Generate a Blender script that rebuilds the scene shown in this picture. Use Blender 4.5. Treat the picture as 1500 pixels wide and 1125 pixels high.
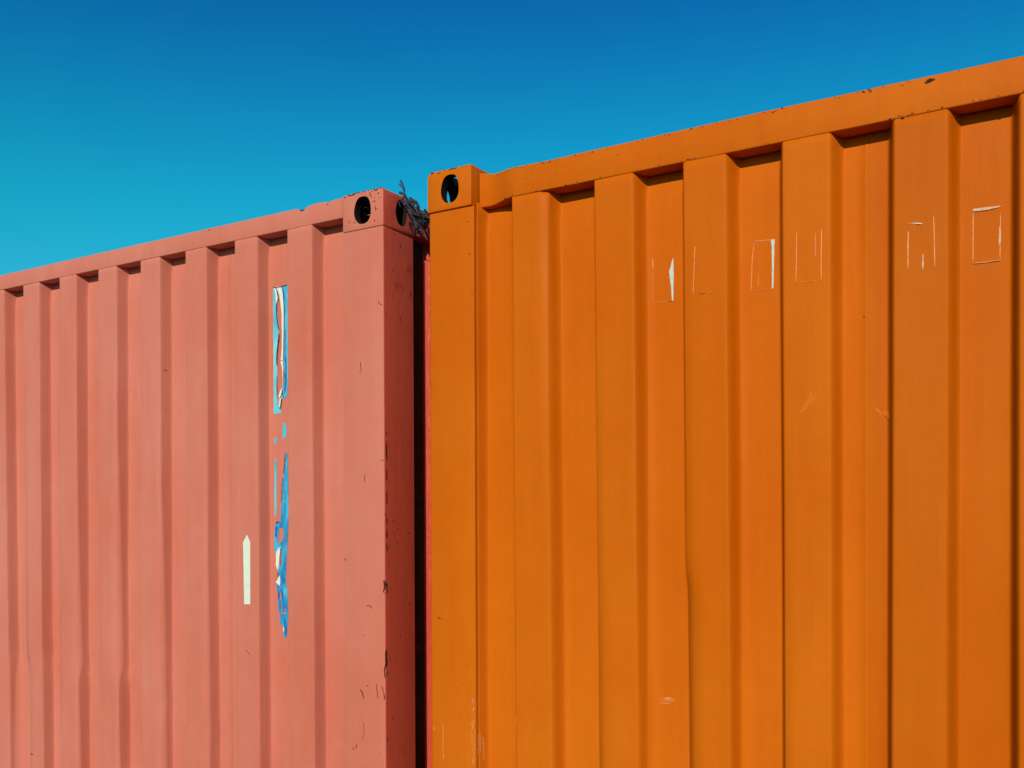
import bpy, bmesh, math, random
import numpy as np
from mathutils import Vector, Matrix, noise
from mathutils.geometry import tessellate_polygon

random.seed(11)
R = math.radians
for o in list(bpy.data.objects):
    bpy.data.objects.remove(o, do_unlink=True)
S = bpy.context.scene
COL = S.collection
H = 1.621                       # eye height of the camera above the yard

# ------------------------------------------------------------------ camera
YAW, PITCH, ROLL = 0.5531, -0.0070, -0.0037
f0 = Vector((-math.sin(YAW), math.cos(YAW), 0)); r0 = Vector((math.cos(YAW), math.sin(YAW), 0)); u0 = Vector((0, 0, 1))
F = f0*math.cos(PITCH) + u0*math.sin(PITCH); U1 = -f0*math.sin(PITCH) + u0*math.cos(PITCH)
RR = r0*math.cos(ROLL) + U1*math.sin(ROLL); UU = -r0*math.sin(ROLL) + U1*math.cos(ROLL)
cam = bpy.data.cameras.new('camera'); camo = bpy.data.objects.new('camera', cam); COL.objects.link(camo)
M = Matrix((RR, UU, -F)).transposed().to_4x4(); M.translation = Vector((1.3305, -2.2603, H))
camo.matrix_world = M
cam.sensor_width = 36; cam.lens = 1383.5/1500*36
cam.shift_y = 0.1216; cam.clip_start = 0.05; cam.clip_end = 9000
S.camera = camo

# ------------------------------------------------------------------ sky, sun, exposure
SUN_EL, SUN_AZ = R(24.7), R(17)          # azimuth measured from the walls' normal towards the right
SKY_STRENGTH = 0.14
w = bpy.data.worlds.new('World'); S.world = w; w.use_nodes = True
nt = w.node_tree; nt.nodes.clear()
sky = nt.nodes.new('ShaderNodeTexSky'); sky.sky_type = 'NISHITA'; sky.sun_disc = False
sky.sun_elevation = SUN_EL; sky.sun_rotation = math.pi - SUN_AZ
sky.air_density = 1.0; sky.dust_density = 0.3; sky.ozone_density = 2.0
tint = nt.nodes.new('ShaderNodeMix'); tint.data_type = 'RGBA'; tint.blend_type = 'MULTIPLY'; tint.inputs[0].default_value = 1
# polarised, deep teal-blue air: one smooth tint by height above the horizon, the same all round
tcw = nt.nodes.new('ShaderNodeTexCoord'); sx = nt.nodes.new('ShaderNodeSeparateXYZ'); cr = nt.nodes.new('ShaderNodeValToRGB')
nt.links.new(tcw.outputs['Generated'], sx.inputs[0]); nt.links.new(sx.outputs[2], cr.inputs[0]); nt.links.new(cr.outputs[0], tint.inputs[7])
cr.color_ramp.interpolation = 'B_SPLINE'
stops = [(0, (0.3571, 0.5714, 0.75)), (0.12, (0.1571, 0.7, 0.8143)), (0.24, (0.0357, 0.8143, 0.8)), (0.33, (0.0286, 0.8143, 0.8143)), (0.46, (0.0157, 0.4071, 0.7714)), (0.7, (0.0214, 0.3214, 0.6786)), (1, (0.0286, 0.3, 0.6429))]
while len(cr.color_ramp.elements) < len(stops): cr.color_ramp.elements.new(.5)
for el, (p, c) in zip(cr.color_ramp.elements, stops): el.position = p; el.color = (*c, 1)
bg = nt.nodes.new('ShaderNodeBackground'); bg.inputs[1].default_value = SKY_STRENGTH
wo = nt.nodes.new('ShaderNodeOutputWorld')
nt.links.new(sky.outputs[0], tint.inputs[6]); nt.links.new(tint.outputs[2], bg.inputs[0]); nt.links.new(bg.outputs[0], wo.inputs[0])
sl = bpy.data.lights.new('sun', 'SUN'); sl.energy = 4.2; sl.angle = R(0.5); sl.color = (1.0, 0.93, 0.82)
so = bpy.data.objects.new('sun', sl); COL.objects.link(so)
sd = Vector((math.sin(SUN_AZ)*math.cos(SUN_EL), -math.cos(SUN_AZ)*math.cos(SUN_EL), math.sin(SUN_EL)))
so.rotation_euler = sd.to_track_quat('Z', 'Y').to_euler(); so.location = (8, -12, 9)
S.view_settings.view_transform = 'Standard'; S.view_settings.look = 'None'
S.view_settings.exposure = 0; S.view_settings.gamma = 1
S.view_settings.use_curve_mapping = False
S.render.engine = 'CYCLES'
S.render.resolution_x = 1024; S.render.resolution_y = 768

# ------------------------------------------------------------------ helpers
def tag(o, label=None, cat=None, group=None, kind=None):
    if label: o['label'] = label
    if cat: o['category'] = cat
    if group: o['group'] = group
    if kind: o['kind'] = kind
    return o
def empty(name, loc):
    o = bpy.data.objects.new(name, None); o.location = loc; COL.objects.link(o); o.empty_display_size = .3
    return o
def obj(name, vs, fs, mats, parent=None, smooth=False, mi=None):
    off = Vector(parent.location) if parent else Vector((0, 0, 0))
    me = bpy.data.meshes.new(name)
    me.from_pydata([Vector(v)-off for v in vs], [], fs)
    for m in (mats if isinstance(mats, (list, tuple)) else [mats]): me.materials.append(m)
    if mi: me.polygons.foreach_set('material_index', mi)
    if smooth: me.polygons.foreach_set('use_smooth', [True]*len(me.polygons))
    me.update()
    o = bpy.data.objects.new(name, me); COL.objects.link(o)
    if parent: o.parent = parent
    return o
def boxvf(x0, x1, y0, y1, z0, z1):
    vs = [(x, y, z) for z in (z0, z1) for y in (y0, y1) for x in (x0, x1)]
    return vs, [(0, 2, 3, 1), (4, 5, 7, 6), (0, 1, 5, 4), (2, 6, 7, 3), (0, 4, 6, 2), (1, 3, 7, 5)]
def add_bevel(o, wd, seg=2):
    b = o.modifiers.new('bevel', 'BEVEL'); b.width = wd; b.segments = seg; b.limit_method = 'ANGLE'; b.angle_limit = R(35); b.harden_normals = True
    for p in o.data.polygons: p.use_smooth = True
    return o
def box(name, x0, x1, y0, y1, z0, z1, mat, parent=None, bev=.003):
    vs, fs = boxvf(x0, x1, y0, y1, z0, z1)
    o = obj(name, vs, fs, mat, parent)
    if bev: add_bevel(o, bev)
    return o
def loft(profile, stations, closed=True, caps=True):
    """profile: list of (a,b); stations: list of callables (a,b)->xyz."""
    n = len(profile); vs = []; fs = []
    for st in stations:
        vs += [st(a, b) for a, b in profile]
    m = len(stations)
    for i in range(m-1):
        for j in range(n if closed else n-1):
            k = (j+1) % n
            fs.append((i*n+j, i*n+k, (i+1)*n+k, (i+1)*n+j))
    if caps and closed:
        fs.append(tuple(range(n-1, -1, -1))); fs.append(tuple((m-1)*n+j for j in range(n)))
    return vs, fs
def rrect(a0, a1, b0, b1, r, seg=4):
    """rounded rectangle, r = radii for (a0b0, a1b0, a1b1, a0b1)"""
    out = []
    for (ca, cb, sa, sb, t0), rad in zip(((a0, b0, 1, 1, 180), (a1, b0, -1, 1, 270), (a1, b1, -1, -1, 0), (a0, b1, 1, -1, 90)), r):
        for k in range(seg+1):
            t = R(t0 + 90*k/seg)
            out.append((ca + sa*rad + rad*math.cos(t), cb + sb*rad + rad*math.sin(t)))
    return out
def nz(x, y, z, s=1.0): return noise.noise(Vector((x*s, y*s, z*s)))
def tube(pts, rad, n=7, jit=0):
    pts = [Vector(p) for p in pts]
    fine = []
    for i in range(len(pts)-1):
        p0 = pts[max(i-1, 0)]; p1 = pts[i]; p2 = pts[i+1]; p3 = pts[min(i+2, len(pts)-1)]
        for k in range(5):
            t = k/5
            fine.append(.5*((2*p1)+(p2-p0)*t+(2*p0-5*p1+4*p2-p3)*t*t+(3*p1-p0-3*p2+p3)*t**3))
    fine.append(pts[-1]); vs = []; fs = []
    for i, p in enumerate(fine):
        d = (fine[min(i+1, len(fine)-1)]-fine[max(i-1, 0)]).normalized()
        a = d.cross(Vector((0.3, 1, .2))).normalized(); b = d.cross(a)
        rr = rad*(1+jit*nz(i*.37, rad*900, 1.3))
        for j in range(n):
            t = 2*math.pi*j/n
            vs.append(p+(a*math.cos(t)+b*math.sin(t))*rr)
    for i in range(len(fine)-1):
        for j in range(n):
            k = (j+1) % n
            fs.append((i*n+j, i*n+k, (i+1)*n+k, (i+1)*n+j))
    fs.append(tuple(range(n-1, -1, -1))); fs.append(tuple((len(fine)-1)*n+j for j in range(n)))
    return vs, fs
class MB:
    def __init__(s): s.v = []; s.f = []; s.m = []
    def add(s, vf, m=0):
        k = len(s.v); s.v += list(vf[0]); s.f += [tuple(i+k for i in f) for f in vf[1]]; s.m += [m]*len(vf[1])
        return s
    def obj(s, name, mats, parent=None, smooth=False): return obj(name, s.v, s.f, mats, parent, smooth, s.m)

# ------------------------------------------------------------------ materials
def mat_new(name):
    m = bpy.data.materials.new(name); m.use_nodes = True
    n = m.node_tree; n.nodes.clear()
    out = n.nodes.new('ShaderNodeOutputMaterial'); b = n.nodes.new('ShaderNodeBsdfPrincipled')
    n.links.new(b.outputs[0], out.inputs[0])
    return m, n, b
def N(n, t, **kw):
    x = n.nodes.new(t)
    for k, v in kw.items(): setattr(x, k, v)
    return x
def noise_node(n, co, scale, detail=3, rough=.55, stretch=(1, 1, 1), dist=0):
    mp = N(n, 'ShaderNodeMapping'); mp.inputs['Scale'].default_value = stretch
    n.links.new(co, mp.inputs[0])
    t = N(n, 'ShaderNodeTexNoise'); t.inputs['Scale'].default_value = scale; t.inputs['Detail'].default_value = detail
    t.inputs['Roughness'].default_value = rough; t.inputs['Distortion'].default_value = dist
    n.links.new(mp.outputs[0], t.inputs[0])
    return t.outputs[0]
def ramp(n, src, stops):
    r = N(n, 'ShaderNodeValToRGB'); e = r.color_ramp.elements
    while len(e) < len(stops): e.new(.5)
    for el, (p, c) in zip(e, stops):
        el.position = p; el.color = c if isinstance(c, tuple) else (c, c, c, 1)
    n.links.new(src, r.inputs[0]); return r.outputs[0]
def mixc(n, fac, a, b, mode='MIX'):
    m = N(n, 'ShaderNodeMix', data_type='RGBA', blend_type=mode)
    for s, v in ((0, fac), (6, a), (7, b)):
        if hasattr(v, 'links'): n.links.new(v, m.inputs[s])
        elif isinstance(v, (int, float)): m.inputs[s].default_value = v
        else: m.inputs[s].default_value = (*v, 1)
    return m.outputs[2]
def paint(name, base, faded, deep, rough=.5, fleck=.0, scratch=0, spec=.5, seed=0, sheen=0, streak=1):
    """old enamel on steel: base coat, chalky faded patches, faint run marks, tiny flecks of rust, orange-peel relief"""
    m, n, b = mat_new(name)
    tc = N(n, 'ShaderNodeTexCoord'); mp0 = N(n, 'ShaderNodeMapping'); mp0.inputs['Location'].default_value = (seed*3.1, seed*1.7, seed*.9)
    n.links.new(tc.outputs['Object'], mp0.inputs[0]); co = mp0.outputs[0]
    big = ramp(n, noise_node(n, co, 1.6, 4, .6, (1, 1, .7)), [(.35, 0.0), (.68, 1.0)])
    c = mixc(n, big, base, faded)
    st = ramp(n, noise_node(n, co, 9, 5, .65, (1.6, 1.6, .12)), [(.45, 0.0), (.75, 1.0)])
    c = mixc(n, mathn(n, 'MULTIPLY', st, .30*streak), c, deep)
    st2 = ramp(n, noise_node(n, co, 30, 4, .6, (1.5, 1.5, .06)), [(.5, 0.0), (.8, 1.0)])
    c = mixc(n, mathn(n, 'MULTIPLY', st2, .22*streak), c, faded)
    mott = ramp(n, noise_node(n, co, 22, 6, .7), [(.3, 0.88), (.7, 1.08)])
    c = mixc(n, .30*streak, c, mixc(n, 1.0, c, mott, 'MULTIPLY'))
    if fleck:
        fl = ramp(n, noise_node(n, co, 210, 2, .5), [(.5, 0.0), (.5+.001, 0.0)])
        a = noise_node(n, co, 130, 3, .6); g = ramp(n, noise_node(n, co, 3.3, 3, .6), [(.5, 0.0), (.75, 1.0)])
        th = mathn(n, 'SUBTRACT', .80, mathn(n, 'MULTIPLY', g, fleck))
        mk = mathn(n, 'GREATER_THAN', a, th)
        c = mixc(n, mk, c, (.06, .018, .010))
    n.links.new(c, b.inputs['Base Color'])
    rg = ramp(n, noise_node(n, co, 5, 5, .65), [(.3, rough-.07), (.7, rough+.09)])
    n.links.new(rg, b.inputs['Roughness'])
    b.inputs['Specular IOR Level'].default_value = spec
    if sheen:
        b.inputs['Sheen Weight'].default_value = sheen; b.inputs['Sheen Roughness'].default_value = .45; b.inputs['Sheen Tint'].default_value = (1, .88, .80, 1)
    # relief
    b1 = N(n, 'ShaderNodeBump'); b1.inputs['Strength'].default_value = .5; b1.inputs['Distance'].default_value = .0002
    n.links.new(noise_node(n, co, 260, 3, .5), b1.inputs['Height'])
    b2 = N(n, 'ShaderNodeBump'); b2.inputs['Strength'].default_value = .5; b2.inputs['Distance'].default_value = .0030
    n.links.new(noise_node(n, co, 14, 4, .55, (1.5, 1.5, .14)), b2.inputs['Height']); n.links.new(b2.outputs[0], b1.inputs['Normal'])
    last = b1.outputs[0]
    if scratch:
        b3 = N(n, 'ShaderNodeBump'); b3.inputs['Strength'].default_value = scratch; b3.inputs['Distance'].default_value = .0012
        s1 = ramp(n, noise_node(n, co, 60, 6, .75, (2.2, 2.2, .35), .8), [(.46, 0.0), (.5, 1.0), (.54, 0.0)])
        n.links.new(s1, b3.inputs['Height']); n.links.new(last, b3.inputs['Normal']); last = b3.outputs[0]
    n.links.new(last, b.inputs['Normal'])
    return m
def mathn(n, op, a, b_):
    m = N(n, 'ShaderNodeMath', operation=op)
    for i, v in enumerate((a, b_)):
        if hasattr(v, 'links'): n.links.new(v, m.inputs[i])
        else: m.inputs[i].default_value = v
    return m.outputs[0]
def simple(name, col, rough=.6, var=.15, scale=60, spec=.4, bump=.3, bscale=120):
    m, n, b = mat_new(name); tc = N(n, 'ShaderNodeTexCoord'); co = tc.outputs['Object']
    v = ramp(n, noise_node(n, co, scale, 5, .65), [(.3, 1-var), (.7, 1+var)])
    n.links.new(mixc(n, 1.0, col, v, 'MULTIPLY'), b.inputs['Base Color'])
    b.inputs['Roughness'].default_value = rough; b.inputs['Specular IOR Level'].default_value = spec
    bp = N(n, 'ShaderNodeBump'); bp.inputs['Strength'].default_value = bump; bp.inputs['Distance'].default_value = .001
    n.links.new(noise_node(n, co, bscale, 4, .6), bp.inputs['Height']); n.links.new(bp.outputs[0], b.inputs['Normal'])
    return m
def twotone(name, c1, c2, c3, scale, stretch=(1, 1, .4), rough=.5):
    m, n, b = mat_new(name); tc = N(n, 'ShaderNodeTexCoord')
    v = noise_node(n, tc.outputs['Object'], scale, 5, .65, stretch, .6)
    n.links.new(ramp(n, v, [(.33, (*c1, 1)), (.5, (*c2, 1)), (.66, (*c3, 1))]), b.inputs['Base Color'])
    b.inputs['Roughness'].default_value = rough
    return m

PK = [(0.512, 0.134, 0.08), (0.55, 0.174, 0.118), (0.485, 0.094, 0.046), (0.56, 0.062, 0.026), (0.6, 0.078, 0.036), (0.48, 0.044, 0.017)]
OR = [(0.495, 0.096, 0.0012), (0.54, 0.12, 0.004), (0.425, 0.066, 0.0008)]
PINK = paint('faded_red_paint', PK[0], PK[1], PK[2], .62, .0, 0, .08, 1, .18, 1)
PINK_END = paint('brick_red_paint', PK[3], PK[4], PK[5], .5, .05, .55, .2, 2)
ORANGE = paint('orange_paint', OR[0], OR[1], OR[2], .52, .0, 0, .06, 3, 0, .9)
HOLLOW = simple('dark_hollow', (.020, .010, .006), .95, .4, 120, .1)  # near-black colour for the inside faces of the castings
MIDBLUE = twotone('mid_blue_film', (.015, .20, .42), (.05, .38, .54), (.12, .50, .60), 9)
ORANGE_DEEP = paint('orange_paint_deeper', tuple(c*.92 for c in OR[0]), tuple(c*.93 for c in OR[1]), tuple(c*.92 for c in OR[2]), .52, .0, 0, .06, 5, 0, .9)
RUB = simple('rubbed_orange', (.545, .122, .008), .55, .05, 60, .08, .1)
GAP_SHADE = simple('painted_gap_shade', (.075, .045, .016), .95, .3, 25, .05)  # dark colour that paints in the shade between the containers
DEEP = twotone('deep_blue_film', (.006, .07, .26), (.010, .13, .36), (.02, .22, .44), 30)
CHIP = simple('rust_chip', (.06, .020, .011), .9, .4, 400, .2)
CHIP_L = simple('rust_stain', (.22, .055, .02), .85, .4, 300, .2)
LINE = simple('torn_edge_shadow', (.05, .02, .012), .9, .3, 200, .1)  # dark outlines that paint shadow along the curling sticker edges
YARD = simple('yard_asphalt', (.105, .075, .052), .9, .2, 1.3, .2, .5, 8)
SKYBLUE = twotone('blue_film', (.045, .33, .42), (.10, .46, .54), (.17, .55, .60), 12)
DEEPBLUE = twotone('blue_torn_film', (.010, .13, .36), (.025, .30, .50), (.09, .47, .58), 26, (1, 1, .35))
BACKING = simple('white_backing', (.62, .64, .55), .75, .06, 60)
RES = {'p': simple('pink_residue', (.68, .27, .095), .7, .18, 80), 'f': simple('faint_residue', (.60, .19, .035), .6, .15, 90),
       'w': simple('white_residue', (.46, .50, .42), .7, .12, 90), 'w2': simple('grey_residue', (.58, .32, .19), .7, .2, 120),
       'd': simple('dark_edge', (.10, .03, .012), .8, .3, 90)}
ARROW = simple('cream_sticker', (.60, .64, .50), .6, .05, 40, .3, .15)
WIRE = simple('black_wire', (.010, .012, .016), .55, .4, 200, .4)
WIRE2 = simple('blue_grey_wire', (.03, .05, .085), .5, .4, 200, .5)
WOOD = simple('plywood', (.25, .16, .09), .8, .3, 8)
STEEL = simple('galvanised_steel', (.35, .35, .34), .45, .15, 20, .6)
GASKET = simple('black_rubber', (.015, .015, .015), .7, .2, 40)

# ------------------------------------------------------------------ the setting
gr = obj('ground', *((lambda vs: (vs, [(0, 1, 2, 3)]))([(-4000, -4000, 0), (4000, -4000, 0), (4000, 4000, 0), (-4000, 4000, 0)])), YARD)
tag(gr, kind='structure')
# ------------------------------------------------------------------ corrugated sheet
P_, WO, SL, DP = .25, .1145, .015, .0456
SLR = [.016]                     # run of the flank that faces right; the other flank runs SL
def trap(u):
    """depth of the press profile at u metres past the start of an outer flat"""
    u %= P_
    if u < WO: return 0.0
    if u < WO+SLR[0]: return DP*(u-WO)/SLR[0]
    if u < P_-SL: return DP
    return DP*(P_-u)/SL
def wall_fn(lat, rnd, seed, dents=(), shift=None, ztop=.86, slr=.016):
    offs = [-rnd, -.6*rnd, -.2*rnd, .2*rnd, .6*rnd, rnd]
    def fn(x, z):
        u = x-lat
        if shift: u -= shift(x, z)
        SLR[0] = slr
        d = sum(trap(u+o) for o in offs)/6
        y = d + .0013*nz(x*1.7+seed, z*.8, seed) + .0011*nz(x*4.3, z*2.1+seed, seed) + .0005*nz(x*11, z*3+seed, 2)
        rec = d/DP
        if z > ztop-.10: y += rec*.011*((z-(ztop-.10))/.10)**2      # the pressed troughs tuck in under the rail
        for dx, dz, rx, rz, a in dents:
            q = ((x-dx)/rx)**2+((z-dz)/rz)**2
            if q < 9: y += a*math.exp(-q)
        return y
    return fn
def xsamples(lat, xa, xb, step=.022):
    xs = set([round(xa, 5), round(xb, 5)])
    k0 = math.floor((xa-lat)/P_)-1; k1 = math.ceil((xb-lat)/P_)+1
    for k in range(k0, k1):
        s = lat+k*P_
        segs = [(s-SL-.008, s+.008, .0022), (s+.008, s+WO-.008, step), (s+WO-.008, s+WO+SL+.008, .0022), (s+WO+SL+.008, s+P_-SL-.008, step)]
        for a, b, st in segs:
            m = max(1, int(round((b-a)/st)))
            for i in range(m): xs.add(round(a+(b-a)*i/m, 5))
    return sorted(x for x in xs if xa-1e-4 <= x <= xb+1e-4)
def sheet(name, fn, lat, xa, xb, z0, z1, mat, parent, to_world, zstep=.03, lap=True, flip=False, xstep=.022):
    """one pressed sheet from xa to xb; its right edge laps 1 mm proud over the next"""
    xs = xsamples(lat, xa, xb, xstep)
    if lap: xs = sorted(set(xs+[xb-.006, xb-.0045, xb-.0005]))
    nzr = max(2, int((z1-z0)/zstep)); zs = [z0+(z1-z0)*i/nzr for i in range(nzr+1)]
    vs = []; fs = []
    for z in zs:
        for x in xs:
            y = fn(x, z)
            if lap and x > xb-.0046: y -= .0011+.0003*nz(z*60, 1, 1)
            vs.append(to_world(x, y, z))
    n = len(xs)
    for j in range(nzr):
        for i in range(n-1):
            q = (j*n+i, j*n+i+1, (j+1)*n+i+1, (j+1)*n+i)
            fs.append(q[::-1] if flip else q)
    o = obj(name, vs, fs, mat, parent, True)
    s = o.modifiers.new('thickness', 'SOLIDIFY'); s.thickness = .002; s.offset = -1
    return o

# ------------------------------------------------------------------ corner castings
def casting_mesh(name, wx, dy, hz, rtl, rtr, mats, fw=.064, fh=.084, ew=.050, eh=.080, hole_dx=0, rnd=.004, pit=0, seed=0):
    """hollow cast block, front face at y=0 looking -y, end face at x=wx (if end>0); holes in front, end and top"""
    def arc(cx, cz, r, t0): return [(cx+r*math.cos(R(t0+90*k/4)), cz+r*math.sin(R(t0+90*k/4))) for k in range(5)]
    prof = [(0, 0), (wx, 0)]+(arc(wx-rtr, hz-rtr, rtr, 0) if rtr > .008 else [(wx, hz)])+[(0, hz)]
    vs, fs = loft(prof, [lambda a, b: (a, 0, b), lambda a, b: (a, dy, b)])
    fs = [f[::-1] for f in fs]
    def tmp(vs, fs):
        me = bpy.data.meshes.new('t'); me.from_pydata([Vector(v) for v in vs], [], fs); me.update()
        bm = bmesh.new(); bm.from_mesh(me); bmesh.ops.recalc_face_normals(bm, faces=bm.faces); bm.to_mesh(me); bm.free()
        o = bpy.data.objects.new('t', me); COL.objects.link(o); return o
    body = tmp(vs, fs)
    b = body.modifiers.new('b', 'BEVEL'); b.width = rnd; b.segments = 2; b.limit_method = 'ANGLE'; b.angle_limit = R(50); b.use_clamp_overlap = True
    t = .028
    cut = [tmp(*boxvf(t, wx-t, t, dy-t, t, hz-.024))]
    def stadium(w, h, point):
        out = []
        for k in range(24):
            a = 2*math.pi*k/24
            r = 1.0
            x = math.copysign(abs(math.cos(a))**.75, math.cos(a))*w/2; z = math.copysign(abs(math.sin(a))**1.05, math.sin(a))*h/2
            x *= 1+.03*math.sin(3*a+1+seed); z *= 1+.02*math.sin(2*a+seed)
            out.append((x, z))
        return out
    cx, cz = wx/2+hole_dx, hz*.50
    v, f = loft([(cx+a, cz+b_) for a, b_ in stadium(fw, fh, 1)], [lambda a, b: (a, -.02, b), lambda a, b: (a, t+.02, b)]); cut.append(tmp(v, f))
    cy = dy*.55
    v, f = loft([(cy+a, cz+b_) for a, b_ in stadium(ew, eh, 1)], [lambda a, b: (wx-t-.02, a, b), lambda a, b: (wx+.02, a, b)]); cut.append(tmp(v, f))
    v, f = loft([(wx/2+a, dy/2+b_) for a, b_ in stadium(.062, .11, 1)], [lambda a, b: (a, b, hz-.05), lambda a, b: (a, b, hz+.02)]); cut.append(tmp(v, f))
    for i, c in enumerate(cut):
        m = body.modifiers.new('c%d' % i, 'BOOLEAN'); m.operation = 'DIFFERENCE'; m.object = c; m.solver = 'EXACT'
    dg = bpy.context.evaluated_depsgraph_get(); ev = body.evaluated_get(dg)
    me = bpy.data.meshes.new_from_object(ev)
    me.name = name; me.materials.clear(); [me.materials.append(m) for m in mats]
    for c in cut+[body]: bpy.data.objects.remove(c, do_unlink=True)
    bm = bmesh.new(); bm.from_mesh(me)
    bmesh.ops.recalc_face_normals(bm, faces=bm.faces)
    es = [e for e in bm.edges if len(e.link_faces) == 2 and e.calc_face_angle(0) > R(50)]
    try: bmesh.ops.bevel(bm, geom=es, offset=.0016, segments=2, affect='EDGES', clamp_overlap=True)
    except Exception: pass
    bmesh.ops.triangulate(bm, faces=[f for f in bm.faces if len(f.verts) > 4])
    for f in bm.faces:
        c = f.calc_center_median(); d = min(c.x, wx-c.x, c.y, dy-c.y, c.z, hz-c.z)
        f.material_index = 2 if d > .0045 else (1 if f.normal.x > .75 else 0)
    bm.to_mesh(me); bm.free()
    return me
def mirrored(me, sx, sy, sz):
    if sx*sy*sz == 1 and sx == sy == 1: return me
    m2 = me.copy(); bm = bmesh.new(); bm.from_mesh(m2)
    for v in bm.verts: v.co = Vector((v.co.x*sx, v.co.y*sy, v.co.z*sz))
    if sx*sy*sz < 0: bmesh.ops.reverse_faces(bm, faces=bm.faces)
    bm.to_mesh(m2); bm.free(); return m2
def smooth_by_angle(me, ang=35):
    bm = bmesh.new(); bm.from_mesh(me)
    for f in bm.faces: f.smooth = True
    for e in bm.edges: e.smooth = not (len(e.link_faces) == 2 and e.calc_face_angle(0) > R(ang))
    bm.to_mesh(me); bm.free()

# ------------------------------------------------------------------ flat pieces that follow a surface
def slab(poly, holes, yf, off, thick):
    """polygon in x,z laid on the surface y=yf(x,z), front face off metres proud, sides thick deep"""
    loops = [[Vector((x, z, 0)) for x, z in poly]]+[[Vector((x, z, 0)) for x, z in h] for h in holes]
    flat = [p for l in loops for p in l]
    tris = tessellate_polygon(loops)
    vs = [(p.x, yf(p.x, p.y)-off, p.y+H) for p in flat]; n = len(vs)
    vs += [(x, y+thick, z) for x, y, z in vs]
    fs = []
    for t in tris:
        a, b, c = [flat[i] for i in t]
        if (b-a).cross(c-a).z < 0: t = t[::-1]
        fs.append(tuple(t))
    k = 0
    for l in loops:
        for i in range(len(l)):
            j = (i+1) % len(l); fs.append((k+i, k+j, n+k+j, n+k+i))
        k += len(l)
    return vs, fs
def dense(poly, step=.02):
    out = []
    for i, p in enumerate(poly):
        q = poly[(i+1) % len(poly)]; d = math.hypot(q[0]-p[0], q[1]-p[1]); m = max(1, int(d/step))
        out += [(p[0]+(q[0]-p[0])*k/m, p[1]+(q[1]-p[1])*k/m) for k in range(m)]
    return out
def ragged(poly, amp, step=.006, seed=0):
    return [(x+amp*nz(x*140, z*90, seed+.5), z+amp*nz(x*90+7, z*140, seed+3.5)) for x, z in dense(poly, step)]
def ribbon(pts, wd, seed=0, taper=True, step=.004):
    """ragged stroke of width wd along pts"""
    line = []
    for i in range(len(pts)-1):
        p, q = pts[i], pts[i+1]; d = math.hypot(q[0]-p[0], q[1]-p[1]); m = max(2, int(d/step))
        line += [(p[0]+(q[0]-p[0])*k/m, p[1]+(q[1]-p[1])*k/m) for k in range(m)]
    line.append(tuple(pts[-1])); L = []; Rr = []; n = len(line)
    for i, (x, z) in enumerate(line):
        a = line[max(i-1, 0)]; b = line[min(i+1, n-1)]
        dx, dz = b[0]-a[0], b[1]-a[1]; l = math.hypot(dx, dz) or 1e-6; nx, nz_ = -dz/l, dx/l
        t = i/(n-1); e = min(1, 6*t+.35, 6*(1-t)+.35) if taper else 1
        w1 = wd*.5*e*(1+.7*nz(i*.45, seed, 1)); w2 = wd*.5*e*(1+.7*nz(i*.45, seed, 9))
        L.append((x+nx*w1, z+nz_*w1)); Rr.append((x-nx*w2, z-nz_*w2))
    return L+Rr[::-1]
def blob(x, z, rx, rz, seed, n=9):
    return [(x+rx*math.cos(2*math.pi*k/n)*(1+.6*nz(k*.9, seed, 3)), z+rz*math.sin(2*math.pi*k/n)*(1+.6*nz(k*.9, seed, 8))) for k in range(n)]
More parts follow.
